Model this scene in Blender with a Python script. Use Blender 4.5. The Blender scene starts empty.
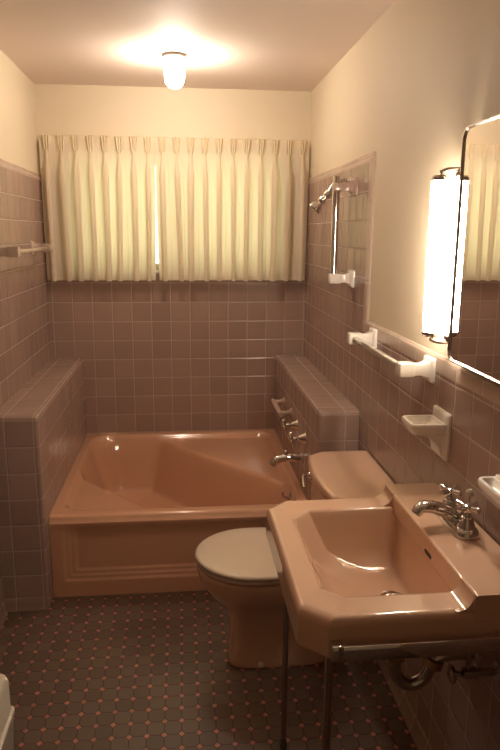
import bpy, bmesh, math, random
from mathutils import Vector, Matrix
random.seed(4)
S = bpy.context.scene
COL = S.collection
PI = math.pi
# ---------------------------------------------------------------- room dimensions (metres)
W = 1.4468        # left wall x=0, right wall x=W
H = 2.2718        # ceiling
T = 0.109         # wall tile pitch
ZL = 0.8041       # a horizontal grout line
X0 = 0.1329       # a vertical grout line on the back wall
YA = -2.1617      # a vertical grout line on the side walls
ZT = 0.8178       # ledge top
XL, XR = 0.1778, 1.2799   # inner faces of the two tub ledges
YL, YR = -1.2462, -1.262  # fronts of the ledges
HT = 1.815        # top of the high tile
YF = -4.55        # wall behind the camera
PX, PY = .0537, .0575     # floor mosaic pitch

# ---------------------------------------------------------------- materials
def new_mat(name):
    m = bpy.data.materials.new(name); m.use_nodes = True
    nt = m.node_tree
    b = nt.nodes['Principled BSDF']
    return m, nt, b
def N(nt, t, **kw):
    n = nt.nodes.new(t)
    for k, v in kw.items(): setattr(n, k, v)
    return n
class G:
    """small math-node writer"""
    def __init__(s, nt): s.nt = nt
    def m(s, op, a, b=None, c=None, clamp=False):
        n = s.nt.nodes.new('ShaderNodeMath'); n.operation = op; n.use_clamp = clamp
        for i, v in enumerate((a, b, c)):
            if v is None: continue
            if isinstance(v, (int, float)): n.inputs[i].default_value = v
            else: s.nt.links.new(v, n.inputs[i])
        return n.outputs[0]
    def smooth(s, x, a, b):
        n = s.nt.nodes.new('ShaderNodeMapRange'); n.interpolation_type = 'SMOOTHSTEP'
        n.inputs['From Min'].default_value = a; n.inputs['From Max'].default_value = b
        s.nt.links.new(x, n.inputs['Value'])
        return n.outputs[0]
    def mix(s, f, a, b):
        n = s.nt.nodes.new('ShaderNodeMix'); n.data_type = 'RGBA'
        for i, v in ((0, f), (6, a), (7, b)):
            if isinstance(v, (int, float)): n.inputs[i].default_value = v
            elif isinstance(v, tuple): n.inputs[i].default_value = (*v[:3], 1)
            else: s.nt.links.new(v, n.inputs[i])
        return n.outputs[2]

def plain(name, col, rough=.5, metal=0, noise=0.0, nscale=8, bump=0.0, bscale=60, coat=0, spec=.5):
    m, nt, b = new_mat(name); g = G(nt)
    b.inputs['Roughness'].default_value = rough; b.inputs['Metallic'].default_value = metal
    b.inputs['Specular IOR Level'].default_value = spec
    if coat: b.inputs['Coat Weight'].default_value = coat; b.inputs['Coat Roughness'].default_value = .06
    tc = N(nt, 'ShaderNodeTexCoord')
    nz = N(nt, 'ShaderNodeTexNoise'); nz.inputs['Scale'].default_value = nscale; nz.inputs['Detail'].default_value = 4
    nt.links.new(tc.outputs['Object'], nz.inputs['Vector'])
    lo = tuple(c*(1-noise) for c in col); hi = tuple(min(1, c*(1+noise)) for c in col)
    nt.links.new(g.mix(nz.outputs[0], lo, hi), b.inputs['Base Color'])
    if bump:
        n2 = N(nt, 'ShaderNodeTexNoise'); n2.inputs['Scale'].default_value = bscale; n2.inputs['Detail'].default_value = 3
        nt.links.new(tc.outputs['Object'], n2.inputs['Vector'])
        bp = N(nt, 'ShaderNodeBump'); bp.inputs['Strength'].default_value = bump; bp.inputs['Distance'].default_value = .004
        nt.links.new(n2.outputs[0], bp.inputs['Height']); nt.links.new(bp.outputs[0], b.inputs['Normal'])
    return m

TILE_COL = (.335, .226, .186)
GROUT = (.56, .44, .37)
def tile_mat(name, px, py, pz, col=TILE_COL, grout=GROUT, gw=.0015, pitch=T):
    m, nt, b = new_mat(name); g = G(nt)
    geo = N(nt, 'ShaderNodeNewGeometry'); tc = N(nt, 'ShaderNodeTexCoord')
    p = N(nt, 'ShaderNodeSeparateXYZ'); nt.links.new(tc.outputs['Object'], p.inputs[0])
    n = N(nt, 'ShaderNodeSeparateXYZ'); nt.links.new(geo.outputs['True Normal'], n.inputs[0])
    ds, ids = [], []
    for i, ph in enumerate((px, py, pz)):
        u = g.m('DIVIDE', g.m('SUBTRACT', p.outputs[i], ph), pitch)
        fl = g.m('FLOOR', u); fr = g.m('SUBTRACT', u, fl)
        d = g.m('MULTIPLY', g.m('MINIMUM', fr, g.m('SUBTRACT', 1.0, fr)), pitch)
        flat = g.m('GREATER_THAN', g.m('ABSOLUTE', n.outputs[i]), .72)
        ds.append(g.m('ADD', d, g.m('MULTIPLY', flat, 1.0)))
        ids.append(g.m('MULTIPLY', fl, g.m('SUBTRACT', 1.0, flat)))
    d = g.m('MINIMUM', g.m('MINIMUM', ds[0], ds[1]), ds[2])
    isg = g.m('SUBTRACT', 1.0, g.smooth(d, gw*.55, gw*1.25))
    cv = N(nt, 'ShaderNodeCombineXYZ')
    for i in range(3): nt.links.new(ids[i], cv.inputs[i])
    wn = N(nt, 'ShaderNodeTexWhiteNoise'); wn.noise_dimensions = '3D'; nt.links.new(cv.outputs[0], wn.inputs['Vector'])
    a = tuple(c*.91 for c in col); bb = tuple(c*1.08 for c in col)
    tcol = g.mix(wn.outputs[0], a, bb)
    nz = N(nt, 'ShaderNodeTexNoise'); nz.inputs['Scale'].default_value = 9; nt.links.new(tc.outputs['Object'], nz.inputs['Vector'])
    gcol = g.mix(nz.outputs[0], tuple(c*.72 for c in grout), grout)
    nt.links.new(g.mix(isg, tcol, gcol), b.inputs['Base Color'])
    r = g.m('ADD', .16, g.m('MULTIPLY', isg, .5)); nt.links.new(r, b.inputs['Roughness'])
    hgt = g.m('ADD', g.m('MULTIPLY', g.smooth(d, 0, .006), 1.0), g.m('MULTIPLY', nz.outputs[0], .25))
    bp = N(nt, 'ShaderNodeBump'); bp.inputs['Strength'].default_value = .55; bp.inputs['Distance'].default_value = .0022
    nt.links.new(hgt, bp.inputs['Height']); nt.links.new(bp.outputs[0], b.inputs['Normal'])
    return m

def floor_mat():
    m, nt, b = new_mat('octagon_and_dot_mosaic'); g = G(nt)
    tc = N(nt, 'ShaderNodeTexCoord'); p = N(nt, 'ShaderNodeSeparateXYZ'); nt.links.new(tc.outputs['Object'], p.inputs[0])
    u = g.m('DIVIDE', g.m('SUBTRACT', p.outputs[0], .236), PX); v = g.m('DIVIDE', g.m('SUBTRACT', p.outputs[1], -2.0), PY)
    ru, rv = g.m('ROUND', u), g.m('ROUND', v)
    a = g.m('ABSOLUTE', g.m('SUBTRACT', u, ru)); c = g.m('ABSOLUTE', g.m('SUBTRACT', v, rv))
    s = g.m('ADD', a, c)
    D = .185
    dot = g.m('SUBTRACT', 1.0, g.smooth(s, D-.02, D+.02))
    ring = g.m('SUBTRACT', 1.0, g.smooth(g.m('ABSOLUTE', g.m('SUBTRACT', s, D+.05)), .02, .05))
    line = g.m('MINIMUM', a, c)
    ln = g.m('MULTIPLY', g.m('SUBTRACT', 1.0, g.smooth(line, .018, .045)), g.m('GREATER_THAN', s, D+.02))
    gr = g.m('MAXIMUM', ring, ln, clamp=True)
    cv = N(nt, 'ShaderNodeCombineXYZ'); nt.links.new(g.m('FLOOR', u), cv.inputs[0]); nt.links.new(g.m('FLOOR', v), cv.inputs[1])
    wn = N(nt, 'ShaderNodeTexWhiteNoise'); nt.links.new(cv.outputs[0], wn.inputs['Vector'])
    oc = g.mix(wn.outputs[0], (.112, .076, .054), (.152, .105, .077))
    cd = N(nt, 'ShaderNodeCombineXYZ'); nt.links.new(ru, cd.inputs[0]); nt.links.new(rv, cd.inputs[1])
    wd = N(nt, 'ShaderNodeTexWhiteNoise'); nt.links.new(cd.outputs[0], wd.inputs['Vector'])
    dc = g.mix(wd.outputs[0], (.38, .14, .10), (.54, .21, .155))
    c1 = g.mix(gr, oc, (.055, .028, .021))
    nt.links.new(g.mix(dot, c1, dc), b.inputs['Base Color'])
    b.inputs['Roughness'].default_value = .38
    bp = N(nt, 'ShaderNodeBump'); bp.inputs['Strength'].default_value = .4; bp.inputs['Distance'].default_value = .0015
    nt.links.new(g.m('SUBTRACT', 1.0, gr), bp.inputs['Height']); nt.links.new(bp.outputs[0], b.inputs['Normal'])
    return m

def emit_mat(name, col, strength):
    m, nt, b = new_mat(name)
    b.inputs['Base Color'].default_value = (.9, .88, .82, 1); b.inputs['Roughness'].default_value = .3
    b.inputs['Emission Color'].default_value = (*col, 1); b.inputs['Emission Strength'].default_value = strength
    return m

def curtain_mat():
    m, nt, b = new_mat('cream_curtain_cloth'); g = G(nt)
    nt.nodes.remove(b)
    out = nt.nodes['Material Output']
    tc = N(nt, 'ShaderNodeTexCoord')
    wv = N(nt, 'ShaderNodeTexNoise'); wv.inputs['Scale'].default_value = 220
    nt.links.new(tc.outputs['Object'], wv.inputs['Vector'])
    d = N(nt, 'ShaderNodeBsdfDiffuse'); t = N(nt, 'ShaderNodeBsdfTranslucent'); mx = N(nt, 'ShaderNodeMixShader')
    nt.links.new(g.mix(wv.outputs[0], (.84, .73, .585), (.90, .79, .645)), d.inputs['Color'])
    t.inputs['Color'].default_value = (.81, .71, .38, 1)
    mx.inputs[0].default_value = .38
    nt.links.new(d.outputs[0], mx.inputs[1]); nt.links.new(t.outputs[0], mx.inputs[2]); nt.links.new(mx.outputs[0], out.inputs['Surface'])
    return m

def glass_mat():
    m, nt, b = new_mat('window_pane_glass'); nt.nodes.remove(b)
    out = nt.nodes['Material Output']
    tr = N(nt, 'ShaderNodeBsdfTransparent'); gl = N(nt, 'ShaderNodeBsdfGlossy'); gl.inputs['Roughness'].default_value = .03
    fr = N(nt, 'ShaderNodeFresnel'); mx = N(nt, 'ShaderNodeMixShader')
    nt.links.new(fr.outputs[0], mx.inputs[0]); nt.links.new(tr.outputs[0], mx.inputs[1]); nt.links.new(gl.outputs[0], mx.inputs[2])
    nt.links.new(mx.outputs[0], out.inputs['Surface'])
    return m

LIGHT = (1.0, .74, .44)
M = dict(
    wall=plain('cream_wall_paint', (.66, .56, .415), .6, noise=.03, nscale=3, bump=.08, bscale=90),
    ceil=plain('ceiling_paint', (.80, .69, .62), .7, noise=.03, nscale=2, bump=.06, bscale=80),
    back=tile_mat('mauve_tile_back', X0, 0, ZL),
    side=tile_mat('mauve_tile_side', X0, YA, ZL),
    ledge_l=tile_mat('mauve_tile_left_ledge', .05, 0, ZL),
    ledge_r=tile_mat('mauve_tile_right_ledge', XR+.109, 0, ZL),
    cap=tile_mat('mauve_bullnose_tile', 5, YA, 5, col=(.50, .38, .31), pitch=T*1.4),
    cove=tile_mat('mauve_cove_tile', .05, YA, 5),
    floor=floor_mat(),
    tub=plain('peach_enamel', (.58, .315, .195), .13, noise=.03, nscale=5, coat=.4),
    china=plain('peach_vitreous_china', (.66, .425, .295), .12, noise=.025, nscale=6, coat=.5),
    white=plain('white_glazed_ceramic', (.82, .76, .70), .16, noise=.03, nscale=20, coat=.3),
    mauve=plain('mauve_glazed_ceramic', (.46, .32, .26), .16, noise=.03, nscale=20, coat=.3),
    tan=plain('tan_glazed_ceramic', (.52, .40, .31), .2, noise=.03, nscale=20, coat=.3),
    seat=plain('ivory_plastic', (.66, .545, .43), .25, noise=.02, nscale=12),
    chrome=plain('chrome', (.66, .635, .61), .08, 1, noise=.04, nscale=30),
    dullchrome=plain('worn_chrome', (.50, .45, .40), .22, 1, noise=.12, nscale=25),
    brass=plain('tarnished_brass', (.42, .30, .16), .3, 1, noise=.15, nscale=30),
    bronze=plain('dark_bronze', (.09, .07, .055), .45, .3, noise=.1, nscale=30),
    dark=plain('dark_void', (.02, .016, .012), .6, noise=.1),
    rubber=plain('grey_rubber', (.10, .09, .085), .6, noise=.1),
    bar=plain('pale_glass_rod', (.80, .76, .68), .12, .65, noise=.03, nscale=20),
    mirror=plain('mirror_silver', (.90, .88, .85), .012, 1, noise=.0),
    plastic=plain('white_plastic', (.66, .60, .50), .4, noise=.03, nscale=10),
    acrylic=plain('smoky_clear_acrylic', (.55, .49, .42), .1, .5, noise=.1, nscale=40),
    frame=plain('window_frame_paint', (.60, .53, .42), .5, noise=.04, nscale=10),
    curtain=curtain_mat(), glass=glass_mat(),
    tube=emit_mat('fluorescent_tube_glow', (1.0, .845, .665), 66.0),
    bulb=emit_mat('opal_globe_glow', (1.0, .84, .67), 92.0),
)

# ---------------------------------------------------------------- object helpers
def thing(name, label, cat, loc, group=None):
    o = bpy.data.objects.new(name, None); COL.objects.link(o); o.location = loc; o.empty_display_size = .05
    o['label'] = label; o['category'] = cat
    if group: o['group'] = group
    return o
ORG = {}
def obj(name, bm, mat, parent=None, angle=38, origin=None, label=None):
    """bm is in room coordinates"""
    bmesh.ops.recalc_face_normals(bm, faces=bm.faces[:])
    org = Vector((0, 0, 0))
    if parent is not None: org = ORG.get(parent.name) or Vector(parent.location)
    elif origin is not None: org = Vector(origin)
    bm.transform(Matrix.Translation(-org))
    me = bpy.data.meshes.new(name); bm.to_mesh(me); bm.free()
    me.materials.append(M[mat])
    for p in me.polygons: p.use_smooth = True
    me.set_sharp_from_angle(angle=math.radians(angle))
    o = bpy.data.objects.new(name, me); COL.objects.link(o)
    if parent is not None:
        o.parent = parent; ORG[o.name] = org
    else:
        o.location = org
    if name in ('basin', 'faucet_deck', 'tank', 'tank_lid'):
        wn = o.modifiers.new('even_shading', 'WEIGHTED_NORMAL'); wn.keep_sharp = True; wn.weight = 100
    if label: o['label'] = label
    return o
def struct(name, bm, mat, parent=None, angle=38):
    o = obj(name, bm, mat, parent, angle)
    if parent is None: o['kind'] = 'structure'
    return o
def tag(o, label, cat, group=None):
    o['label'] = label; o['category'] = cat
    if group: o['group'] = group
    return o

# ---------------------------------------------------------------- shape helpers
def BM(): return bmesh.new()
def box(bm, x0, x1, y0, y1, z0, z1, bev=0, seg=2):
    r = bmesh.ops.create_cube(bm, size=1)
    vs = r['verts']
    for v in vs:
        v.co = Vector((x0 if v.co.x < 0 else x1, y0 if v.co.y < 0 else y1, z0 if v.co.z < 0 else z1))
    if bev:
        es = list({e for v in vs for e in v.link_edges})
        bmesh.ops.bevel(bm, geom=es, offset=bev, segments=seg, profile=.5, affect='EDGES')
    return bm
def boxes(*specs):
    bm = BM()
    for s in specs: box(bm, *s)
    return bm
def loft(bm, loops, cap0=True, cap1=True, closed=True):
    rows = [[bm.verts.new(p) for p in lp] for lp in loops]
    n = len(rows[0])
    for a, b in zip(rows, rows[1:]):
        for i in range(n if closed else n-1):
            j = (i+1) % n
            bm.faces.new((a[i], a[j], b[j], b[i]))
    if cap0: bm.faces.new(rows[0][::-1])
    if cap1: bm.faces.new(rows[-1])
    return bm
def frame_for(d):
    d = d.normalized(); up = Vector((0, 0, 1)) if abs(d.z) < .9 else Vector((1, 0, 0))
    a = d.cross(up).normalized(); return a, a.cross(d).normalized()
def tube(bm, pts, r, seg=12, cap=True):
    pts = [Vector(p) for p in pts]; rs = r if isinstance(r, (list, tuple)) else [r]*len(pts)
    a = None; loops = []
    for i, p in enumerate(pts):
        d = (pts[min(i+1, len(pts)-1)] - pts[max(i-1, 0)]).normalized()
        if a is None: a, b = frame_for(d)
        else:
            a = (a - d*a.dot(d)).normalized(); b = a.cross(d).normalized()
        loops.append([p + (a*math.cos(2*PI*k/seg) + b*math.sin(2*PI*k/seg))*rs[i] for k in range(seg)])
    return loft(bm, loops, cap, cap)
def spline(pts, n=8):
    """Catmull-Rom through the points"""
    P = [Vector(p) for p in pts]; P = [P[0]*2-P[1]] + P + [P[-1]*2-P[-2]]; out = []
    for i in range(1, len(P)-2):
        for k in range(n):
            t = k/n; a, b, c, d = P[i-1], P[i], P[i+1], P[i+2]
            out.append(.5*((2*b)+(c-a)*t+(2*a-5*b+4*c-d)*t*t+(3*b-a-3*c+d)*t**3))
    out.append(P[-2]); return out
def lathe(bm, base, axis, prof, seg=24):
    """prof: (radius, distance along axis)"""
    axis = Vector(axis).normalized(); a, b = frame_for(axis); base = Vector(base)
    loops = [[base + axis*h + (a*math.cos(2*PI*k/seg)+b*math.sin(2*PI*k/seg))*max(r, 1e-4) for k in range(seg)] for r, h in prof]
    return loft(bm, loops)
def fillet(poly, rad, k=5):
    """round the corners of a 2-D polygon; rad a number or one per corner"""
    n = len(poly); out = []
    for i in range(n):
        r = rad[i] if isinstance(rad, (list, tuple)) else rad
        p = Vector(poly[i]); a = (Vector(poly[i-1])-p); b = (Vector(poly[(i+1) % n])-p)
        la, lb = a.length, b.length; a.normalize(); b.normalize()
        ang = a.angle(b); d = min(r/math.tan(ang/2), la*.45, lb*.45); r2 = d*math.tan(ang/2)
        c = p + (a+b).normalized()*(r2/math.sin(ang/2)); s = p+a*d; e = p+b*d
        a0 = math.atan2(s.y-c.y, s.x-c.x); a1 = math.atan2(e.y-c.y, e.x-c.x)
        dd = (a1-a0+PI) % (2*PI)-PI
        for j in range(k+1):
            t = a0+dd*j/k; out.append((c.x+r2*math.cos(t), c.y+r2*math.sin(t)))
    return out
def prism(bm, outline, axis, lo, hi, bev=0):
    """outline 2-D; axis 'x': (y,z), 'y': (x,z), 'z': (x,y)"""
    def P(q, h):
        return {'x': (h, q[0], q[1]), 'y': (q[0], h, q[1]), 'z': (q[0], q[1], h)}[axis]
    start = len(bm.verts)
    loft(bm, [[P(q, lo) for q in outline], [P(q, hi) for q in outline]])
    if bev:
        bm.verts.ensure_lookup_table()
        es = [e for e in bm.edges if abs(e.calc_face_angle(0)) > .6 and min(v.index for v in e.verts) >= 0]
        bm.edges.index_update()
        bmesh.ops.bevel(bm, geom=es, offset=bev, segments=2, profile=.5, affect='EDGES')
    return bm

# ================================================================= SETTING
TH = .12
struct('floor', boxes((-TH, W+TH, YF-TH, .26, -.12, 0)), 'floor')
struct('ceiling', boxes((-TH, W+TH, YF-TH, .26, H, H+.1)), 'ceil')
WL = -.010                        # plaster sits a little behind the tile face
wl = struct('wall_left', boxes((-TH, WL, YF, .26, 0, H)), 'wall')
struct('tile_panel', boxes((WL, 0, YF, 0, 0, HT-.034)), 'side', wl)
bm = BM()
prism(bm, [(WL, HT-.034), (0, HT-.034), (0, HT-.010), (-.003, HT-.002), (WL, HT)], 'y', YF, 0)
struct('tile_cap', bm, 'cap', wl)
# right wall: plaster, then high tile at the tub, low tile along the rest
wr = struct('wall_right', boxes((W+.010, W+TH, YF, .26, 0, H)), 'wall')
ZC = 1.142
YB = YR+.010
struct('tile_panel', boxes((W, W+.010, YB, 0, 0, HT-.034), (W, W+.010, YF, YB, 0, ZC)), 'side', wr)
bm = BM()
prism(bm, [(W+.01, HT-.034), (W, HT-.034), (W, HT-.010), (W+.003, HT-.002), (W+.01, HT)], 'y', YB-.045, 0)
struct('tile_cap', bm, 'cap', wr)
# light bullnose trim: down the edge of the high tile and along the top of the low tile
YB = YR+.010
ZB = ZC+.050
def bull(b, o):   # profile in (across, x): across runs from the tile side to the plaster side
    return [(b, W+.010), (b, W-.0005)] + [(b+o*(.026+.022*math.sin(t)), W-.0005+.0105*(1-math.cos(t))) for t in [i*PI/2/7 for i in range(8)]]
bm = BM()
prof = bull(0, 1)
loft(bm, [[(x, YB-a, ZC+.0+(a)) for a, x in prof], [(x, YB-a, HT-.034) for a, x in prof]])
loft(bm, [[(x, YB-a, ZC+a) for a, x in prof], [(x, YF, ZC+a) for a, x in prof]])
t1 = struct('trim_1', bm, 'cap')
# back wall with the window opening
WX0, WX1, WZ0, WZ1 = .13, 1.315, 1.290, 1.93
def ring_wall(y0, y1, x0, x1, z0, z1):
    return [(x0, WX0, y0, y1, z0, z1), (WX1, x1, y0, y1, z0, z1), (WX0, WX1, y0, y1, z0, min(WZ0, z1)), ] + ([(WX0, WX1, y0, y1, WZ1, z1)] if z1 > WZ1 else [])
wb = struct('wall_back', boxes(*ring_wall(.010, .26, -TH, W+TH, 0, H)), 'wall')
struct('tile_panel', boxes(*ring_wall(0, .010, 0, W, 0, HT)), 'back', wb)
struct('wall_front', boxes((-TH, W+TH, YF-TH, YF, 0, H)), 'wall')
# window: frame, mullion, sill, two panes
win = struct('window_1', boxes((WX0, WX0+.045, .09, .16, WZ0, WZ1, .004), (WX1-.045, WX1, .09, .16, WZ0, WZ1, .004),
             (WX0+.045, WX1-.045, .09, .16, WZ1-.045, WZ1, .004), (WX0+.045, WX1-.045, .09, .16, WZ0, WZ0+.05, .004),
             ((WX0+WX1)/2-.02, (WX0+WX1)/2+.02, .095, .155, WZ0+.05, WZ1-.045, .004)), 'frame')
struct('window_pane', boxes((WX0+.045, (WX0+WX1)/2-.02, .122, .126, WZ0+.05, WZ1-.045)), 'glass', win)
struct('window_pane', boxes(((WX0+WX1)/2+.02, WX1-.045, .122, .126, WZ0+.05, WZ1-.045)), 'glass', win)
struct('window_sill', boxes((WX0+.001, WX1-.001, .0, .09, WZ0, WZ0+.014, .004)), 'frame', win)
# the two tiled ledges either side of the tub
def ledge(x0, x1, yf, inner):
    bm = BM()
    box(bm, x0, x1, yf, 0, 0, ZT)
    es = []
    for e in bm.edges:
        c = (e.verts[0].co+e.verts[1].co)/2
        top = abs(c.z-ZT) < 1e-5; front = abs(c.y-yf) < 1e-5; inn = abs(c.x-inner) < 1e-5
        if (top and (front or inn)) or (front and inn): es.append(e)
    bmesh.ops.bevel(bm, geom=es, offset=.014, segments=5, profile=.5, affect='EDGES')
    return bm
struct('wall_left_ledge', ledge(.0005, XL, YL, XL), 'ledge_l', angle=60)
struct('wall_right_ledge', ledge(XR, W-.0005, YR, XR), 'ledge_r', angle=60)
# cove base
def cove(off): return [(0, 0), (.020, 0), (.017, .006), (.010, .020), (.008, .048), (.004, .052), (0, .052)]
bm = BM(); loft(bm, [[(a, YF, z) for a, z in cove(0)], [(a, YL-.022, z) for a, z in cove(0)]]); struct('baseboard_left', bm, 'cove')
bm = BM(); loft(bm, [[(W-a, YF, z) for a, z in cove(0)], [(W-a, YR-.001, z) for a, z in cove(0)]]); struct('baseboard_right', bm, 'cove')
bm = BM(); loft(bm, [[(.001, YL-a*.7, z) for a, z in cove(0)], [(XL-.004, YL-a*.7, z) for a, z in cove(0)]]); struct('baseboard_ledge', bm, 'cove')

# ================================================================= BATHTUB
TX0, TX1, TY0, TY1, TZ = XL+.002, XR-.002, -1.170, -.002, .365
def sd_poly(p, poly):
    d = 1e9; s = 1
    n = len(poly)
    for i in range(n):
        a, b = poly[i], poly[i-1]
        ex, ey = b[0]-a[0], b[1]-a[1]; wx, wy = p[0]-a[0], p[1]-a[1]
        t = max(0, min(1, (wx*ex+wy*ey)/(ex*ex+ey*ey)))
        bx, by = wx-ex*t, wy-ey*t; d = min(d, bx*bx+by*by)
        c1 = p[1] >= a[1]; c2 = p[1] < b[1]; c3 = ex*wy > ey*wx
        if (c1 and c2 and c3) or (not c1 and not c2 and not c3): s = -s
    return s*math.sqrt(d)
def sstep(x, a, b):
    t = max(0, min(1, (x-a)/(b-a))); return t*t*(3-2*t)
inset = fillet([(TX0+.045, TY0+.075), (TX1-.045, TY0+.075), (TX1-.045, TY1-.045), (TX0+.045, TY1-.045)], [.09, .06, .07, .10], 6)
basin = fillet([(.235, -.07), (.235, -.62), (.64, -1.085), (1.225, -1.085), (1.225, -.84), (.69, -.20), (.60, -.07)][::-1], [.10, .12, .13, .12, .16, .24, .18], 8)
def tub_z(x, y):
    d1 = -sd_poly((x, y), inset); d2 = -sd_poly((x, y), basin)
    z = TZ - .028*sstep(d1, -.012, .022)
    z2 = .30*sstep(d2, -.026, .095)
    # back slope of the reclining end (back left) is gentler
    return z - z2*.93 - .012*sstep(d2, .05, .25)
bm = BM()
nx, ny = 150, 160
R0 = .030
rows = []
for j in range(ny+1):
    y = TY0 + (TY1-TY0)*j/ny; row = []
    for i in range(nx+1):
        x = TX0 + (TX1-TX0)*i/nx
        z = tub_z(x, y)
        dy = y-TY0
        if dy < R0: z -= R0-math.sqrt(max(0, R0*R0-(R0-dy)**2))
        row.append(bm.verts.new((x, y, z)))
    rows.append(row)
for j in range(ny):
    for i in range(nx): bm.faces.new((rows[j][i], rows[j][i+1], rows[j+1][i+1], rows[j+1][i]))
# apron below the front edge with a stepped, sunk panel
def apron_y(x, z):
    y = TY0
    y += .004*sstep(z, .330, .30)                     # under the rolled rim
    px0, pz0, pz1 = TX0+.055, .075, .34
    def inside(m): return min(sstep(x, px0+m-.006, px0+m+.006), sstep(TX1-(x-TX0), px0+m-.006, px0+m+.006), sstep(z, pz0+m*.9-.005, pz0+m*.9+.005))
    y += (.007*inside(0) + .006*inside(.022) + .006*inside(.045))*sstep(z, .335, .25)
    return y
nz = 70; av = []
for k in range(nz+1):
    z = (TZ-R0)*(1-k/nz)
    av.append([bm.verts.new((TX0+(TX1-TX0)*i/nx, apron_y(TX0+(TX1-TX0)*i/nx, z), z)) for i in range(nx+1)])
for k in range(nz):
    for i in range(nx): bm.faces.new((av[k][i], av[k+1][i], av[k+1][i+1], av[k][i+1]))
for i in range(nx): bm.faces.new((rows[0][i], av[0][i], av[0][i+1], rows[0][i+1]))
# plain back and ends
b0 = [bm.verts.new((TX0+(TX1-TX0)*i/nx, TY1, 0)) for i in range(nx+1)]
for i in range(nx): bm.faces.new((rows[-1][i], rows[-1][i+1], b0[i+1], b0[i]))
for i, c in ((0, 0), (nx, nx)):
    bm.faces.new([rows[j][i] for j in range(ny+1)] + [b0[i]] + [av[k][i] for k in range(nz, -1, -1)])
tub = thing('bathtub', 'square peach enamel bathtub with a diagonal basin and corner seats, set between two tiled ledges', 'bathtub', ((TX0+TX1)/2, (TY0+TY1)/2, 0))
obj('tub_body', bm, 'tub', tub, angle=70)
# overflow plate with its trip lever on the end wall, and the drain
bm = BM(); lathe(bm, (1.232, -.930, .312), (-1, 0, .15), [(.030, 0), (.030, .004), (.026, .008), (.010, .011)])
ov = obj('overflow_plate', bm, 'chrome', tub)
bm = BM(); tube(bm, [(1.222, -.930, .314), (1.200, -.930, .318), (1.192, -.930, .328), (1.190, -.930, .350)], [.006, .006, .0055, .007])
obj('trip_lever', bm, 'chrome', ov)
bm = BM(); lathe(bm, (1.08, -.93, tub_z(1.08, -.93)-.001), (0, 0, 1), [(.026, 0), (.026, .003), (.02, .005), (.018, .001)])
obj('drain', bm, 'chrome', tub)

# ---- tub valves and spout on the inner face of the right ledge
def tub_valve(y, label):
    z = .620
    t = thing('tub_valve', label, 'tap', (XR-.001, y, z), 'tub valves on the right ledge')
    bm = BM(); lathe(bm, (XR+.004, y, z), (-1, 0, 0), [(.030, 0), (.029, .004), (.021, .012), (.014, .028), (.010, .034)]); obj('escutcheon', bm, 'chrome', t)
    bm = BM(); lathe(bm, (XR-.034, y, z), (-1, 0, 0), [(.008, 0), (.008, .02), (.012, .024), (.013, .034), (.009, .040), (.004, .042)])
    for a in range(4):
        c, s = math.cos(a*PI/2+.35), math.sin(a*PI/2+.35); p0 = Vector((XR-.064, y, z)); d = Vector((0, c, s))
        tube(bm, [p0, p0+d*.014, p0+d*.026, p0+d*.032, p0+d*.034], [.0065, .0052, .0062, .0062, .003], 10)
    obj('cross_handle', bm, 'chrome', t)
    return t
tub_valve(-.98, 'chrome cross-handle tub valve on the right ledge, nearer the toilet tank')
tub_valve(-.77, 'chrome cross-handle tub valve on the right ledge, beside the mauve ceramic grab bar')
SY, SZ = -.885, .492
t = thing('tub_spout', 'chrome tub spout reaching from the right ledge over the tub', 'spout', (XR-.001, SY, SZ))
bm = BM(); lathe(bm, (XR+.004, SY, SZ), (-1, 0, 0), [(.028, 0), (.027, .004), (.020, .010), (.018, .012)]); obj('flange', bm, 'chrome', t)
bm = BM(); tube(bm, spline([(XR-.010, SY, SZ), (XR-.045, SY, SZ+.004), (XR-.085, SY, SZ+.001), (XR-.118, SY, SZ-.008), (XR-.132, SY, SZ-.030)], 5),
                [.020]*5+[.020]*5+[.019]*5+[.018]*5+[.017], 16); obj('spout_body', bm, 'chrome', t)
bm = BM(); lathe(bm, (XR-.070, SY, SZ+.015), (0, 0, 1), [(.005, 0), (.005, .012), (.009, .015), (.009, .022), (.004, .026)]); obj('diverter_knob', bm, 'dullchrome', t)
# ---- ceramic grab bar near the back of the ledge
t = thing('grab_bar', 'short mauve ceramic grab bar on the right ledge above the back of the tub', 'grab bar', (XR-.001, -.50, .632))
bm = BM(); tube(bm, spline([(XR-.058, -.345, .632), (XR-.060, -.42, .634), (XR-.060, -.56, .634), (XR-.058, -.635, .632)], 5), [.0125]+[.0135]*14+[.0125], 14); obj('bar', bm, 'mauve', t)
for y in (-.375, -.605):
    bm = BM(); lathe(bm, (XR+.004, y, .632), (-1, 0, 0), [(.030, 0), (.029, .005), (.018, .014), (.012, .03), (.0135, .060)]); obj('post', bm, 'mauve', t)

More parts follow.
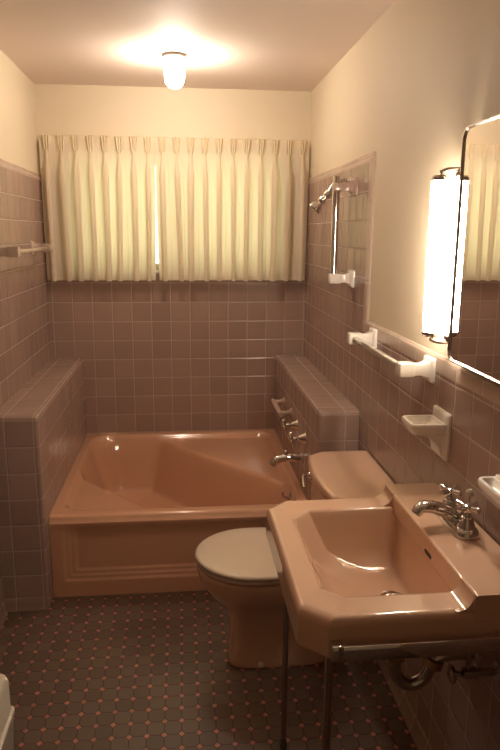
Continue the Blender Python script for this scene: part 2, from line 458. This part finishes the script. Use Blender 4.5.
# ================================================================= TOILET
def egg(xc, af, ab, w, z, e=2.3, n=48, yc=-1.630, ef=2.0):
    out = []
    for k in range(n):
        a = 2*PI*k/n; c, s = math.cos(a), math.sin(a)
        ee = ef if c < 0 else e
        x = (ab if c > 0 else af)*math.copysign(abs(c)**(2/ee), c); y = w*math.copysign(abs(s)**(2/ee), s)
        out.append((xc+x, yc+y, z))
    return out
TYC = -1.630
toi = thing('toilet', 'peach toilet with a closed ivory seat lid, between the bathtub and the sink', 'toilet', (1.06, TYC, 0))
bm = BM()
loft(bm, [egg(1.06, .172, .20, .079, 0, 4, ef=4), egg(1.06, .176, .20, .082, .012, 4, ef=4), egg(1.06, .170, .20, .076, .028, 4, ef=4),
          egg(1.06, .166, .20, .078, .10, 4, ef=3.6), egg(1.05, .160, .21, .080, .18, 3.6, ef=3.2), egg(1.03, .165, .21, .105, .235, 3.2, ef=2.6),
          egg(1.00, .190, .22, .148, .285, 3, ef=2.2), egg(.985, .200, .225, .172, .330, 3), egg(.98, .203, .225, .181, .362, 3), egg(.98, .201, .225, .181, .374, 3),
          egg(.98, .192, .22, .172, .379, 3), egg(.98, .130, .17, .115, .379, 3), egg(.98, .10, .14, .09, .34, 3), egg(.98, .05, .06, .05, .24, 3)])
obj('bowl', bm, 'china', toi, angle=60)
def slab(z0, z1, xc, af, ab, w, r=.006, dome=0):
    bm = BM()
    L = [egg(xc, af-r, ab-r, w-r, z0, 3), egg(xc, af, ab, w, z0+r*.7, 3), egg(xc, af, ab, w, z1-r, 3), egg(xc, af-r*.4, ab-r*.4, w-r*.4, z1-r*.3, 3), egg(xc, af-r*1.4, ab-r*1.4, w-r*1.4, z1, 3)]
    if dome: L += [egg(xc, af*.75, ab*.75, w*.75, z1+dome*.5, 3), egg(xc, af*.4, ab*.4, w*.4, z1+dome, 3)]
    return loft(bm, L)
bm = slab(.382, .398, .98, .203, .175, .186, .006)
obj('seat', bm, 'seat', toi, angle=60)
bm = slab(.4005, .417, .98, .208, .178, .191, .007, .003)
obj('seat_lid', bm, 'seat', toi, angle=60)
for s in (-1, 1):
    bm = boxes((1.150, 1.19, TYC+s*.075-.02, TYC+s*.075+.02, .380, .410, .006)); obj('hinge', bm, 'seat', toi)
def tank_loop(g, z, flat=0):
    # front bows outwards (towards -x), back is straight
    x1, y0, y1 = W-.006-max(0, -g), -1.872-g, -1.402+g
    pts = [(x1, y1), (1.262-g, y1-.0)]
    for k in range(1, 12):
        t = k/12; pts.append((1.222-g-.028*math.sin(PI*t), y1+(y0-y1)*t))
    pts += [(1.262-g, y0), (x1, y0)]
    f = fillet(pts, [.012, .035]+[.02]*11+[.035, .012], 4)
    return [(x, y, z) for x, y in f]
bm = BM(); loft(bm, [tank_loop(-.03, .392), tank_loop(-.022, .398), tank_loop(-.012, .43), tank_loop(-.004, .55), tank_loop(-.004, .662)]); obj('tank', bm, 'china', toi, angle=50)
bm = BM(); loft(bm, [tank_loop(-.002, .664), tank_loop(.006, .668), tank_loop(.008, .676), tank_loop(.008, .690), tank_loop(.003, .698), tank_loop(-.006, .701), tank_loop(-.03, .7005)]); obj('tank_lid', bm, 'china', toi, angle=50)
bm = BM(); lathe(bm, (1.225, -1.465, .628), (-1, 0, 0), [(.014, 0), (.014, .018), (.010, .024)])
tube(bm, spline([(1.193, -1.465, .630), (1.182, -1.475, .630), (1.176, -1.51, .622), (1.172, -1.55, .612)], 4), [.006]*4+[.0055]*4+[.006]*4+[.007], 10)
obj('flush_lever', bm, 'chrome', toi)
for s in (-1, 1):
    bm = BM(); lathe(bm, (1.0, TYC+s*.082, .012), (0, s*.3, 1), [(.012, 0), (.012, .008), (.007, .014)], 14); obj('bolt_cap', bm, 'seat', toi)
# water supply under the tank
bm = BM(); tube(bm, spline([(W-.004, -1.84, .16), (1.40, -1.84, .16), (1.385, -1.835, .20), (1.385, -1.82, .41)], 5), .006, 10)
lathe(bm, (W-.001, -1.84, .16), (-1, 0, 0), [(.022, 0), (.020, .004), (.01, .006)]); lathe(bm, (1.385, -1.862, .165), (0, 1, 0), [(.012, 0), (.012, .03)], 12)
obj('supply_line', bm, 'dullchrome', toi)

# ================================================================= SINK
SX0, SX1, SY0, SY1 = .956, W-.003, -2.672, -2.086
SYC = (SY0+SY1)/2
def oct_loop(x0, x1, y0, y1, cf, z, r=.012, k=4):
    cf2 = cf*.92
    poly = [(x1, y1), (x0+cf, y1), (x0, y1-cf2), (x0, y0+cf2), (x0+cf, y0), (x1, y0)]
    return [(x, y, z) for x, y in fillet(poly, [.004, r, r, r, r, .004], k)]
def O(i, z, r=.007): return oct_loop(SX0+i, SX1, SY0+i, SY1-i, .052, z, r)
def I(i, z, dx=0, r=.010, sx=0): return oct_loop(1.019+i+sx, 1.3025-dx, -2.590+i, -2.168-i, .045+.1*i, z, r)
sink = thing('sink', 'peach console sink with clipped corners on chrome legs, mounted to the right wall', 'sink', (1.2, SYC, 0))
bm = BM()
def U(x0, x1, i, z, r=.04): return oct_loop(x0, x1, -2.59+i, -2.168-i, .06, z, r)
loft(bm, [U(1.13, 1.27, .15, .615), U(1.09, 1.31, .10, .625), U(1.03, 1.33, .04, .665), U(1.01, 1.36, .01, .70), O(.02, .721), O(.004, .716), O(0, .724), O(0, .782), O(.003, .792), O(.008, .798), O(.016, .801),
          I(-.010, .8005), I(-.003, .799), I(.002, .794), I(.007, .782), I(.022, .745, .003), I(.040, .705, .010), I(.062, .680, .016, .04, .015), I(.095, .667, .028, .05, .04), I(.13, .662, .045, .05, .06)])
basin_o = obj('basin', bm, 'china', sink, angle=50)
# raised faucet deck along the wall
bm = BM()
prof = fillet([(SX1, .735), (SX1, .835), (1.2965, .835), (1.2955, .785), (1.33, .735)], [.003, .004, .007, .004, .004], 5)
prism(bm, prof, 'y', SY0+.0015, SY1-.0015)
es = [e for e in bm.edges if abs(e.calc_face_angle(0)) > 1.2 and (abs(e.verts[0].co.y-e.verts[1].co.y) < 1e-6) and min(v.co.z for v in e.verts) > .75]
bmesh.ops.bevel(bm, geom=es, offset=.008, segments=3, profile=.5, affect='EDGES')
# coved return where the rim climbs to the deck, at both ends
for y0, y1 in ((SY0+.005, -2.600), (-2.158, SY1-.005)):
    pr = [(1.300, .7995), (1.262, .7995)] + [(1.262+.0345*math.sin(t), .8347-.0345*math.cos(t)) for t in [i*PI/2/8 for i in range(9)]] + [(1.300, .8347)]
    prism(bm, pr, 'y', y0, y1)
obj('faucet_deck', bm, 'china', sink, angle=50)
bm = BM()
pr = [(y, z) for y, z in fillet([(-2.445, .792), (-2.405, .792), (-2.405, .802), (-2.445, .802)], .004, 3)]
prism(bm, pr, 'x', 1.2945, 1.2985); obj('overflow_slot', bm, 'dark', sink)
bm = BM(); lathe(bm, (1.233, -2.379, .661), (0, 0, 1), [(.028, 0), (.028, .003), (.022, .005), (.017, .002), (.016, -.004)]); dr = obj('drain', bm, 'chrome', sink)
bm = BM(); lathe(bm, (1.233, -2.379, .664), (0, 0, 1), [(.013, 0), (.017, .006), (.012, .009), (.003, .010)]); obj('stopper', bm, 'chrome', dr)
for y in (-2.085, -2.622):
    bm = BM(); tube(bm, [(1.024, y, 0), (1.024, y, .03), (1.024, y, .10), (1.024, y, .70), (1.024, y, .714)], [.007, .0075, .0085, .0095, .0095], 16)
    lg = obj('leg', bm, 'dullchrome', sink)
    bm = BM(); lathe(bm, (1.024, y, 0), (0, 0, 1), [(.011, 0), (.011, .010), (.009, .018), (.009, .032), (.0075, .034)]); obj('foot', bm, 'rubber', lg)
    bm = boxes((1.009, 1.039, y-.014, y+.014, .702, .7155, .003)); obj('bracket', bm, 'chrome', lg)
for y in (SY0-.018, SY1+.018):
    s = -1 if y < SYC else 1
    bm = boxes((1.018, W-.004, y-.004, y+.004, .724, .756, .0015))
    tb = obj('towel_bar', bm, 'chrome', sink)
    bm = boxes((1.012, 1.034, min(y+s*.006, y-s*.035), max(y+s*.006, y-s*.035), .724, .758, .002)); obj('bar_socket', bm, 'chrome', tb)
# P-trap
t = thing('sink_trap', 'curved chrome drain trap running from under the sink to the right wall', 'drain pipe', (1.25, -2.39, .45))
bm = BM(); tube(bm, [(1.25, -2.379, .612), (1.25, -2.379, .50)], .0165, 16); obj('tailpiece', bm, 'dullchrome', t)
bm = BM(); tube(bm, spline([(1.25, -2.379, .52), (1.25, -2.379, .47), (1.262, -2.380, .437), (1.292, -2.382, .424), (1.322, -2.384, .44), (1.336, -2.386, .47), (1.350, -2.388, .498), (1.385, -2.39, .508), (W-.012, -2.39, .508)], 6), .0165, 16); obj('trap_bend', bm, 'dullchrome', t)
bm = BM(); lathe(bm, (1.25, -2.379, .497), (0, 0, 1), [(.020, 0), (.026, .003), (.026, .024), (.021, .028)], 10); obj('slip_nut', bm, 'brass', t)
bm = BM(); lathe(bm, (1.340, -2.3865, .474), (.3, 0, .9), [(.020, 0), (.026, .003), (.026, .022), (.021, .026)], 10); obj('slip_nut', bm, 'brass', t)
bm = BM(); lathe(bm, (W+.004, -2.39, .508), (-1, 0, 0), [(.040, 0), (.038, .006), (.026, .014), (.021, .016)]); obj('wall_flange', bm, 'dullchrome', t)
for y, w in ((-2.27, 'far'), (-2.50, 'near')):
    t = thing('shutoff_valve', 'chrome shutoff valve on the wall under the sink, %s' % ('between the toilet and the drain trap' if w == 'far' else 'nearer the camera than the trap'), 'valve', (W-.001, y, .535), 'shutoff valves under the sink')
    bm = BM(); lathe(bm, (W+.004, y, .535), (-1, 0, 0), [(.026, 0), (.024, .005), (.009, .010), (.009, .05), (.013, .052), (.013, .085), (.006, .088)], 16)
    obj('valve_body', bm, 'dullchrome', t)
    bm = BM(); lathe(bm, (W-.088, y, .535), (-1, 0, 0), [(.006, 0), (.006, .012), (.020, .014), (.021, .022), (.010, .025)], 8); obj('handle', bm, 'dullchrome', t)
    bm = BM(); tube(bm, spline([(W-.068, y, .545), (W-.068, y, .60), (1.385, (y*2-2.37)/3, .70), (1.385, (y-2.36*2)/3, .733)], 5), .005, 10); obj('riser', bm, 'dullchrome', t)

# ---- sink faucet
FX, FY, FZ = 1.388, -2.362, .8352
fa = thing('faucet', 'chrome two-handle faucet on the back deck of the peach sink', 'faucet', (FX, FY, FZ))
bm = BM()
def stad(w, l, z):
    return [(FX+w*(.35 if False else 1)*math.cos(a), FY+(l if math.sin(a) >= 0 else -l)+w*math.sin(a), z) for a in [2*PI*k/32+.001 for k in range(32)]]
loft(bm, [stad(.029, .052, FZ), stad(.030, .052, FZ+.004), stad(.027, .051, FZ+.014), stad(.022, .050, FZ+.020), stad(.012, .046, FZ+.022)])
obj('base_plate', bm, 'chrome', fa, angle=50)
bm = BM()
sp = spline([(FX+.010, FY, FZ+.014), (FX-.010, FY, FZ+.028), (FX-.042, FY, FZ+.042), (FX-.072, FY, FZ+.050), (FX-.092, FY, FZ+.049), (FX-.100, FY, FZ+.038)], 5)
loops = []
rs = [.026]*3+[.025]*5+[.022]*6+[.0195]*6+[.0175]*6
for i, q in enumerate(sp):
    d = (sp[min(i+1, len(sp)-1)]-sp[max(i-1, 0)]).normalized(); a = Vector((0, 1, 0)); b = d.cross(a).normalized()
    loops.append([q+a*math.cos(2*PI*k/18)*rs[i]+b*math.sin(2*PI*k/18)*rs[i]*.72 for k in range(18)])
loft(bm, loops)
spo = obj('spout', bm, 'chrome', fa, angle=50)
bm = BM(); lathe(bm, (FX-.098, FY, FZ+.042), (-.55, 0, -1), [(.012, 0), (.0125, .008), (.010, .010), (.009, .006)]); obj('aerator', bm, 'dullchrome', spo)
for y in (FY+.051, FY-.051):
    bm = BM(); lathe(bm, (FX, y, FZ+.017), (0, 0, 1), [(.021, 0), (.020, .006), (.0165, .016), (.0150, .026), (.012, .030), (.009, .031), (.008, .038), (.012, .042), (.0135, .050), (.012, .057), (.006, .060)], 20)
    hd = obj('handle', bm, 'chrome', fa)
    bm = BM(); c = Vector((FX, y, FZ+.067))
    for k in range(4):
        a = k*PI/2+.5; d = Vector((math.cos(a), math.sin(a), .10)); tube(bm, [c, c+d*.014, c+d*.024, c+d*.031, c+d*.033], [.0080, .0062, .0078, .0074, .003], 10)
    obj('cross_grip', bm, 'chrome', hd)
bm = BM(); tube(bm, [(FX+.026, FY, FZ+.012), (FX+.026, FY, FZ+.075)], .0032, 8); lathe(bm, (FX+.026, FY, FZ+.072), (0, 0, 1), [(.004, 0), (.009, .004), (.010, .013), (.006, .018)], 14); obj('lift_rod', bm, 'acrylic', fa)

# ================================================================= WALL FITTINGS
def flange_plate(bm, x_wall, sgn, y, z, hy, hz, t=.014):
    """bevelled ceramic plate whose face is stepped; sgn is the direction away from the wall"""
    def lp(dx, ky): return [(x_wall+sgn*dx, y+a, z+b) for a, b in fillet([(-hy*ky, -hz*ky), (hy*ky, -hz*ky), (hy*ky, hz*ky), (-hy*ky, hz*ky)], .006, 3)]
    loft(bm, [lp(-.004, 1), lp(t*.5, 1), lp(t*.8, .93), lp(t, .78)])
def bracket(bm, x_wall, sgn, y, z, out, blk=.021):
    flange_plate(bm, x_wall, sgn, y, z, .036, .036)
    def lp(dx, h, v): return [(x_wall+sgn*dx, y+a, z+b) for a, b in fillet([(-h, -v), (h, -v), (h, v), (-h, v)], .004, 3)]
    loft(bm, [lp(.010, .027, .027), lp(.022, .019, .020), lp(.036, .015, .017), lp(out-blk-.004, .016, .018)])
    loft(bm, [lp(out-blk-.005, .018, .019), lp(out-blk, blk, blk), lp(out+blk-.003, blk, blk), lp(out+blk, blk-.003, blk-.003)])
# towel bar on the right wall
yA, yB, zT, xo = -1.985, -1.415, 1.140, W-.078
t = thing('towel_bar', 'white ceramic towel bar with a pale rod, on the right wall above the toilet tank', 'towel bar', (W-.001, (yA+yB)/2, zT))
for y in (yA, yB):
    bm = BM(); bracket(bm, W, -1, y, zT, .078); obj('bracket', bm, 'white', t)
bm = boxes((xo-.009, xo+.009, yA+.018, yB-.018, zT-.009, zT+.009, .003)); obj('rod', bm, 'bar', t)
# towel bar on the left wall
zT2 = 1.437
t = thing('towel_bar', 'tan ceramic towel bar on the left wall, ending beside the curtain', 'towel bar', (.001, -.68, zT2))
for y in (-1.02, -.34):
    bm = BM(); bracket(bm, 0, 1, y, zT2, .078); obj('bracket', bm, 'tan', t)
bm = boxes((.070, .086, -1.002, -.358, zT2-.008, zT2+.008, .003)); obj('rod', bm, 'tan', t)
# vertical grab bar by the shower
yG = -1.06
t = thing('grab_bar', 'upright chrome grab bar with ceramic ends, on the right wall under the shower head', 'grab bar', (W-.001, yG, 1.53))
for z, mt in ((1.335, 'white'), (1.702, 'mauve')):
    bm = BM(); bracket(bm, W, -1, yG, z, .078, .0205 if z < 1.5 else .016); obj('bracket', bm, mt, t)
bm = BM(); tube(bm, [(W-.080, yG, 1.340), (W-.080, yG, 1.742)], .0145, 18); obj('bar', bm, 'chrome', t)
# shower head
yS = -.955
t = thing('shower_head', 'chrome shower head on a curved arm high on the right wall beside the window', 'shower head', (W-.001, yS, 1.735))
bm = BM(); lathe(bm, (W+.004, yS, 1.722), (-1, 0, 0), [(.030, 0), (.029, .004), (.018, .010), (.012, .012)]); obj('escutcheon', bm, 'chrome', t)
bm = BM(); tube(bm, spline([(W-.008, yS, 1.722), (W-.026, yS, 1.736), (W-.050, yS, 1.736), (W-.072, yS, 1.710), (W-.086, yS, 1.684)], 5), .0095, 12); obj('arm', bm, 'chrome', t)
bm = BM(); d = Vector((-.66, .12, -.74)).normalized()
lathe(bm, (W-.083, yS, 1.688), d, [(.013, 0), (.017, .004), (.017, .020), (.012, .025), (.012, .036), (.017, .040), (.017, .052), (.013, .058), (.018, .066), (.027, .078), (.029, .094), (.024, .098), (.004, .097)], 20)
obj('spray_head', bm, 'chrome', t)

# white ceramic soap dish on the right wall
def soap_dish(name, label, y, ztop, hy, out, hz, rise=.028):
    t = thing(name, label, 'soap dish', (W-.001, y, ztop))
    bm = BM()
    flange_plate(bm, W, -1, y, ztop-hz+rise, hy+.004, hz, .012)
    obj('back_plate', bm, 'white', t)
    bm = BM()
    def lp(i, z, e=0): return [(a, b, z) for a, b in fillet([(W-.004, y-hy+i), (W-.004, y+hy-i), (W-out+i, y+hy-i), (W-out+i, y-hy+i)], [.003, .003, .018, .018], 5)]
    def lpi(i, z): return [(a, b, z) for a, b in fillet([(W-.018-i, y-hy+.009+i), (W-.018-i, y+hy-.009-i), (W-out+.009+i, y+hy-.009-i), (W-out+.009+i, y-hy+.009+i)], [.010, .010, .012, .012], 5)]
    loft(bm, [lp(.022, ztop-.036), lp(.008, ztop-.030), lp(.001, ztop-.012), lp(0, ztop-.004), lp(.002, ztop), lpi(0, ztop), lpi(.002, ztop-.004), lpi(.008, ztop-.016), lpi(.016, ztop-.018)])
    tr = obj('tray', bm, 'white', t, angle=50)
    bm = BM()
    for k in range(4 if out > .08 else 0):
        yy = y-hy*.5+hy*k/3; tube(bm, [(W-.036, yy, ztop-.0175), (W-out+.028, yy, ztop-.0175)], .0028, 8)
    if out > .08: obj('ridge', bm, 'white', tr)
    else: bm.free()
    # concave corbel underneath
    bm = BM(); pr = [(W-.004, ztop-.030), (W-out*.72, ztop-.032)] + [(W-.016-(out*.72-.016)*(1-math.sin(a)), ztop-.034-(2*hz-.075)*(1-math.cos(a))) for a in [i*PI/2/8 for i in range(1, 9)]] + [(W-.004, ztop-2*hz+.040)]
    prism(bm, pr, 'y', y-hy*.62, y+hy*.62); obj('corbel', bm, 'white', t, angle=50)
soap_dish('soap_dish', 'white ceramic soap dish on the right wall between the towel bar and the faucet', -2.097, 1.022, .052, .105, .066)
soap_dish('soap_dish', 'shallow white ceramic dish on the right wall under the mirror, cropped by the picture edge', -2.500, .985, .070, .056, .036, .004)

# ---- mirror
MX = 1.428
mY1, mY0, mZ0, mZ1 = -2.147, -2.70, 1.198, 1.772
t = thing('wall_mirror', 'chrome-framed mirror with rounded corners on the right wall beside the lit tube lamp', 'mirror', (W-.001, (mY0+mY1)/2, mZ0))
def mloop(i, x, r=.03): return [(x, a, b) for a, b in fillet([(mY0+i, mZ0+i), (mY1-i, mZ0+i), (mY1-i, mZ1-i), (mY0+i, mZ1-i)], r-i*.5, 6)]
bm = BM(); loft(bm, [mloop(.014, W+.009), mloop(.014, MX+.004)]); obj('backing', bm, 'frame', t)
bm = BM(); loft(bm, [mloop(.005, MX+.004), mloop(.005, MX), ]); obj('mirror_glass', bm, 'mirror', t, angle=20)
bm = BM()
lo = [mloop(0, MX+.005), mloop(-.001, MX), mloop(.001, MX-.0045), mloop(.005, MX-.0045), mloop(.0075, MX-.001), mloop(.0075, MX+.0045)]
n = len(lo[0]); rws = [[bm.verts.new(p) for p in l] for l in lo]
for i in range(len(rws)):
    a, b = rws[i], rws[(i+1) % len(rws)]
    for k in range(n): bm.faces.new((a[k], a[(k+1) % n], b[(k+1) % n], b[k]))
obj('frame', bm, 'dullchrome', t)
# ---- tube lamp
lx, ly = 1.401, -2.080
t = thing('wall_lamp', 'lit upright white tube lamp on the right wall at the edge of the mirror', 'lamp', (W+.009, ly, 1.45))
bm = BM(); lathe(bm, (lx, ly, 1.256), (0, 0, 1), [(.015, 0), (.0205, .003), (.0205, .400), (.015, .403)], 24); obj('tube', bm, 'tube', t)
for z0, s in ((1.256, -1), (1.659, 1)):
    bm = BM(); lathe(bm, (lx, ly, z0-s*.008), (0, 0, s), [(.0195, 0), (.0215, .001), (.0215, .009), (.017, .014), (.008, .015)], 24); obj('end_cap', bm, 'chrome', t)
bm = BM()
for z0, s in ((1.244, -1), (1.671, 1)):
    tube(bm, spline([(lx, ly, z0), (lx+.02, ly-.004, z0+s*.008), (lx+.05, ly-.008, z0+s*.008), (W+.0085, ly-.010, z0-s*.004)], 4), .0065, 10)
    lathe(bm, (W+.0095, ly-.010, z0-s*.004), (-1, 0, 0), [(.022, 0), (.021, .006), (.010, .016), (.006, .018)], 20)
bx = boxes((W+.004, W+.0095, ly-.018, ly-.002, 1.24, 1.675, .002)); me = bpy.data.meshes.new('tmp'); bx.to_mesh(me); bx.free(); bm.from_mesh(me); bpy.data.meshes.remove(me)
obj('mounting_bracket', bm, 'dullchrome', t)

# ---- ceiling light
cx, cy = .722, -.665
t = thing('ceiling_light', 'lit jar-shaped opal globe light in the middle of the ceiling', 'ceiling light', (cx, cy, H-.001))
bm = BM(); lathe(bm, (cx, cy, H-.0003), (0, 0, -1), [(.052, 0), (.055, .003), (.054, .012), (.050, .015), (.046, .015)], 32); obj('fitter_ring', bm, 'bronze', t)
bm = BM(); lathe(bm, (cx, cy, H-.016), (0, 0, -1), [(.030, 0), (.040, .004), (.043, .02), (.044, .06), (.0425, .085), (.037, .103), (.026, .116), (.012, .122)], 32); obj('globe', bm, 'bulb', t, angle=60)

# ================================================================= CURTAINS
FOLD = spline([(0, 0, 0), (.13, -.03, 0), (.27, .02, 0), (.42, .10, 0), (.46, .30, 0), (.36, .52, 0), (.31, .74, 0), (.37, .93, 0), (.5, 1.0, 0),
               (.63, .93, 0), (.69, .74, 0), (.64, .52, 0), (.54, .30, 0), (.58, .10, 0), (.73, .02, 0), (.87, -.03, 0), (1, 0, 0)], 3)
TUCK = []
for k in range(len(FOLD)):
    f = k/(len(FOLD)-1); e = abs(f-.5)
    g = sstep(.5-e, .20, .30)
    TUCK.append(Vector((f + (0 if e > .3 else 0), g*(.72+.28*math.cos((f-.5)*2*PI*5.2)), 0)))
def curtain(name, label, x0, x1, npl, seed, lean0=0, lean1=0):
    """pinch-pleated panel of omega-shaped folds; x0..x1 at the top, lean moves the lower corners"""
    rnd = random.Random(seed)
    zt, zp, zb = 2.008, 1.928, 1.256
    Y = -.046
    nZ = 46; K = len(FOLD)-1
    P = (x1-x0)/npl
    amp = [rnd.uniform(.8, 1.15) for _ in range(npl)]; wid = [rnd.uniform(.95, 1.3) for _ in range(npl)]; drift = [rnd.uniform(-.16, .16) for _ in range(npl)]
    bm = BM(); rows = []
    for j in range(nZ+1):
        q = j/nZ; z = zt+(zb-zt)*q; row = []
        k = max(0, (zp-z)/(zp-zb)); h = sstep(zp-z, 0, .13)
        up = max(0, (z-zp)/(zt-zp))
        for i in range(npl*K+1):
            c = min(i//K, npl-1); m = i-c*K
            F = FOLD[m]; U = TUCK[m]
            # below the pinch: omega fold; above: three fanned tucks
            wl = wid[c]*(.42+.58*h)*(1-.15*k)
            fx = .5+(F.x-.5)*(wl if .2 < F.x < .8 else 1) if 8 < m < K-8 else F.x
            fd = F.y*(.013+.019*h*amp[c]) 
            ux = .5+(U.x-.5)*(.62+.38*up) if abs(U.x-.5) < .31 else U.x
            ud = U.y*(.013+.006*up)
            t = sstep(z, zp-.012, zp+.014)
            x = fx*(1-t)+ux*t; d = fd*(1-t)+ud*t
            if 4 < m < K-4: x += drift[c]*k*math.sin(PI*m/K)
            d += .003*math.sin(3.1*c+seed)*k
            u = (c+x)/npl
            xx = x0+(x1-x0)*u+(lean0*(1-u)+lean1*u)*k*k
            row.append(bm.verts.new((xx, Y-d, z-.003*F.y*k+.004*up*U.y)))
        rows.append(row)
    for j in range(nZ):
        for i in range(npl*K): bm.faces.new((rows[j][i], rows[j][i+1], rows[j+1][i+1], rows[j+1][i]))
    o = obj(name, bm, 'curtain', origin=((x0+x1)/2, Y, zb), angle=85)
    tag(o, label, 'curtain', 'cream curtains at the window')
    return o
curtain('curtain', 'left cream pinch-pleated curtain panel over the window, nearer the left wall', .008, .607, 8, 3, .004, -.010)
curtain('curtain', 'right cream pinch-pleated curtain panel over the window, nearer the shower head', .6085, 1.442, 11, 8, .010, -.010)
t = thing('curtain_rod', 'slim cream curtain rod behind the pleated curtain heading on the back wall', 'curtain rod', (.72, -.02, 1.97))
bm = boxes((.012, 1.436, -.036, -.026, 1.958, 1.978, .003)); obj('rail', bm, 'frame', t)
for x in (.03, .72, 1.415):
    bm = boxes((x-.012, x+.012, -.027, .0095, 1.956, 1.980, .003)); obj('bracket', bm, 'frame', t)

# ================================================================= WHITE BIN, lower left
t = thing('plastic_bin', 'white plastic lidded bin on the mosaic floor at the lower left edge', 'bin', (.175, -2.56, 0))
BX0, BX1, BY0, BY1 = .018, .346, -2.74, -2.405
def bl(i, z, r=.014): return [(a, b, z) for a, b in fillet([(BX0+i, BY0+i), (BX1-i, BY0+i), (BX1-i, BY1-i), (BX0+i, BY1-i)], r, 5)]
bm = BM(); loft(bm, [bl(.030, 0), bl(.024, .006), bl(.003, .439), bl(0, .442), bl(0, .452), bl(.004, .455), bl(.010, .455)]); obj('bin_body', bm, 'plastic', t, angle=50)
bm = BM(); loft(bm, [bl(.0065, 0.4555), bl(.0065, 0.5290, .016), bl(.009, 0.5420, .02), bl(.016, 0.5540, .024), bl(.026, 0.5610, .03), bl(.05, 0.5650, .04), bl(.09, 0.5670, .04)]); obj('lid', bm, 'plastic', t, angle=50)

# ================================================================= LIGHT, WORLD, CAMERA
w = bpy.data.worlds.new('daylight'); S.world = w; w.use_nodes = True
nt = w.node_tree; bg = nt.nodes['Background']
bg.inputs['Color'].default_value = (.95, 1.0, .88, 1); bg.inputs['Strength'].default_value = 2.7

cam = bpy.data.cameras.new('camera'); co = bpy.data.objects.new('camera', cam); COL.objects.link(co)
cam.sensor_fit = 'VERTICAL'; cam.sensor_height = 24; cam.lens = 661.157/750*24; cam.clip_start = .02
yaw, pit, rol = .10321754, .21216695, .00686270
fw = Vector((math.sin(yaw)*math.cos(pit), math.cos(yaw)*math.cos(pit), -math.sin(pit)))
r0 = Vector((math.cos(yaw), -math.sin(yaw), 0)); u0 = r0.cross(fw)
r = r0*math.cos(rol)+u0*math.sin(rol); u = -r0*math.sin(rol)+u0*math.cos(rol)
co.matrix_world = Matrix(((r.x, u.x, -fw.x, .73968), (r.y, u.y, -fw.y, -3.77973), (r.z, u.z, -fw.z, 1.51899), (0, 0, 0, 1)))
S.camera = co
S.view_settings.view_transform = 'Standard'; S.view_settings.look = 'None'; S.view_settings.gamma = 1
S.view_settings.use_curve_mapping = False; S.view_settings.exposure = 0.6
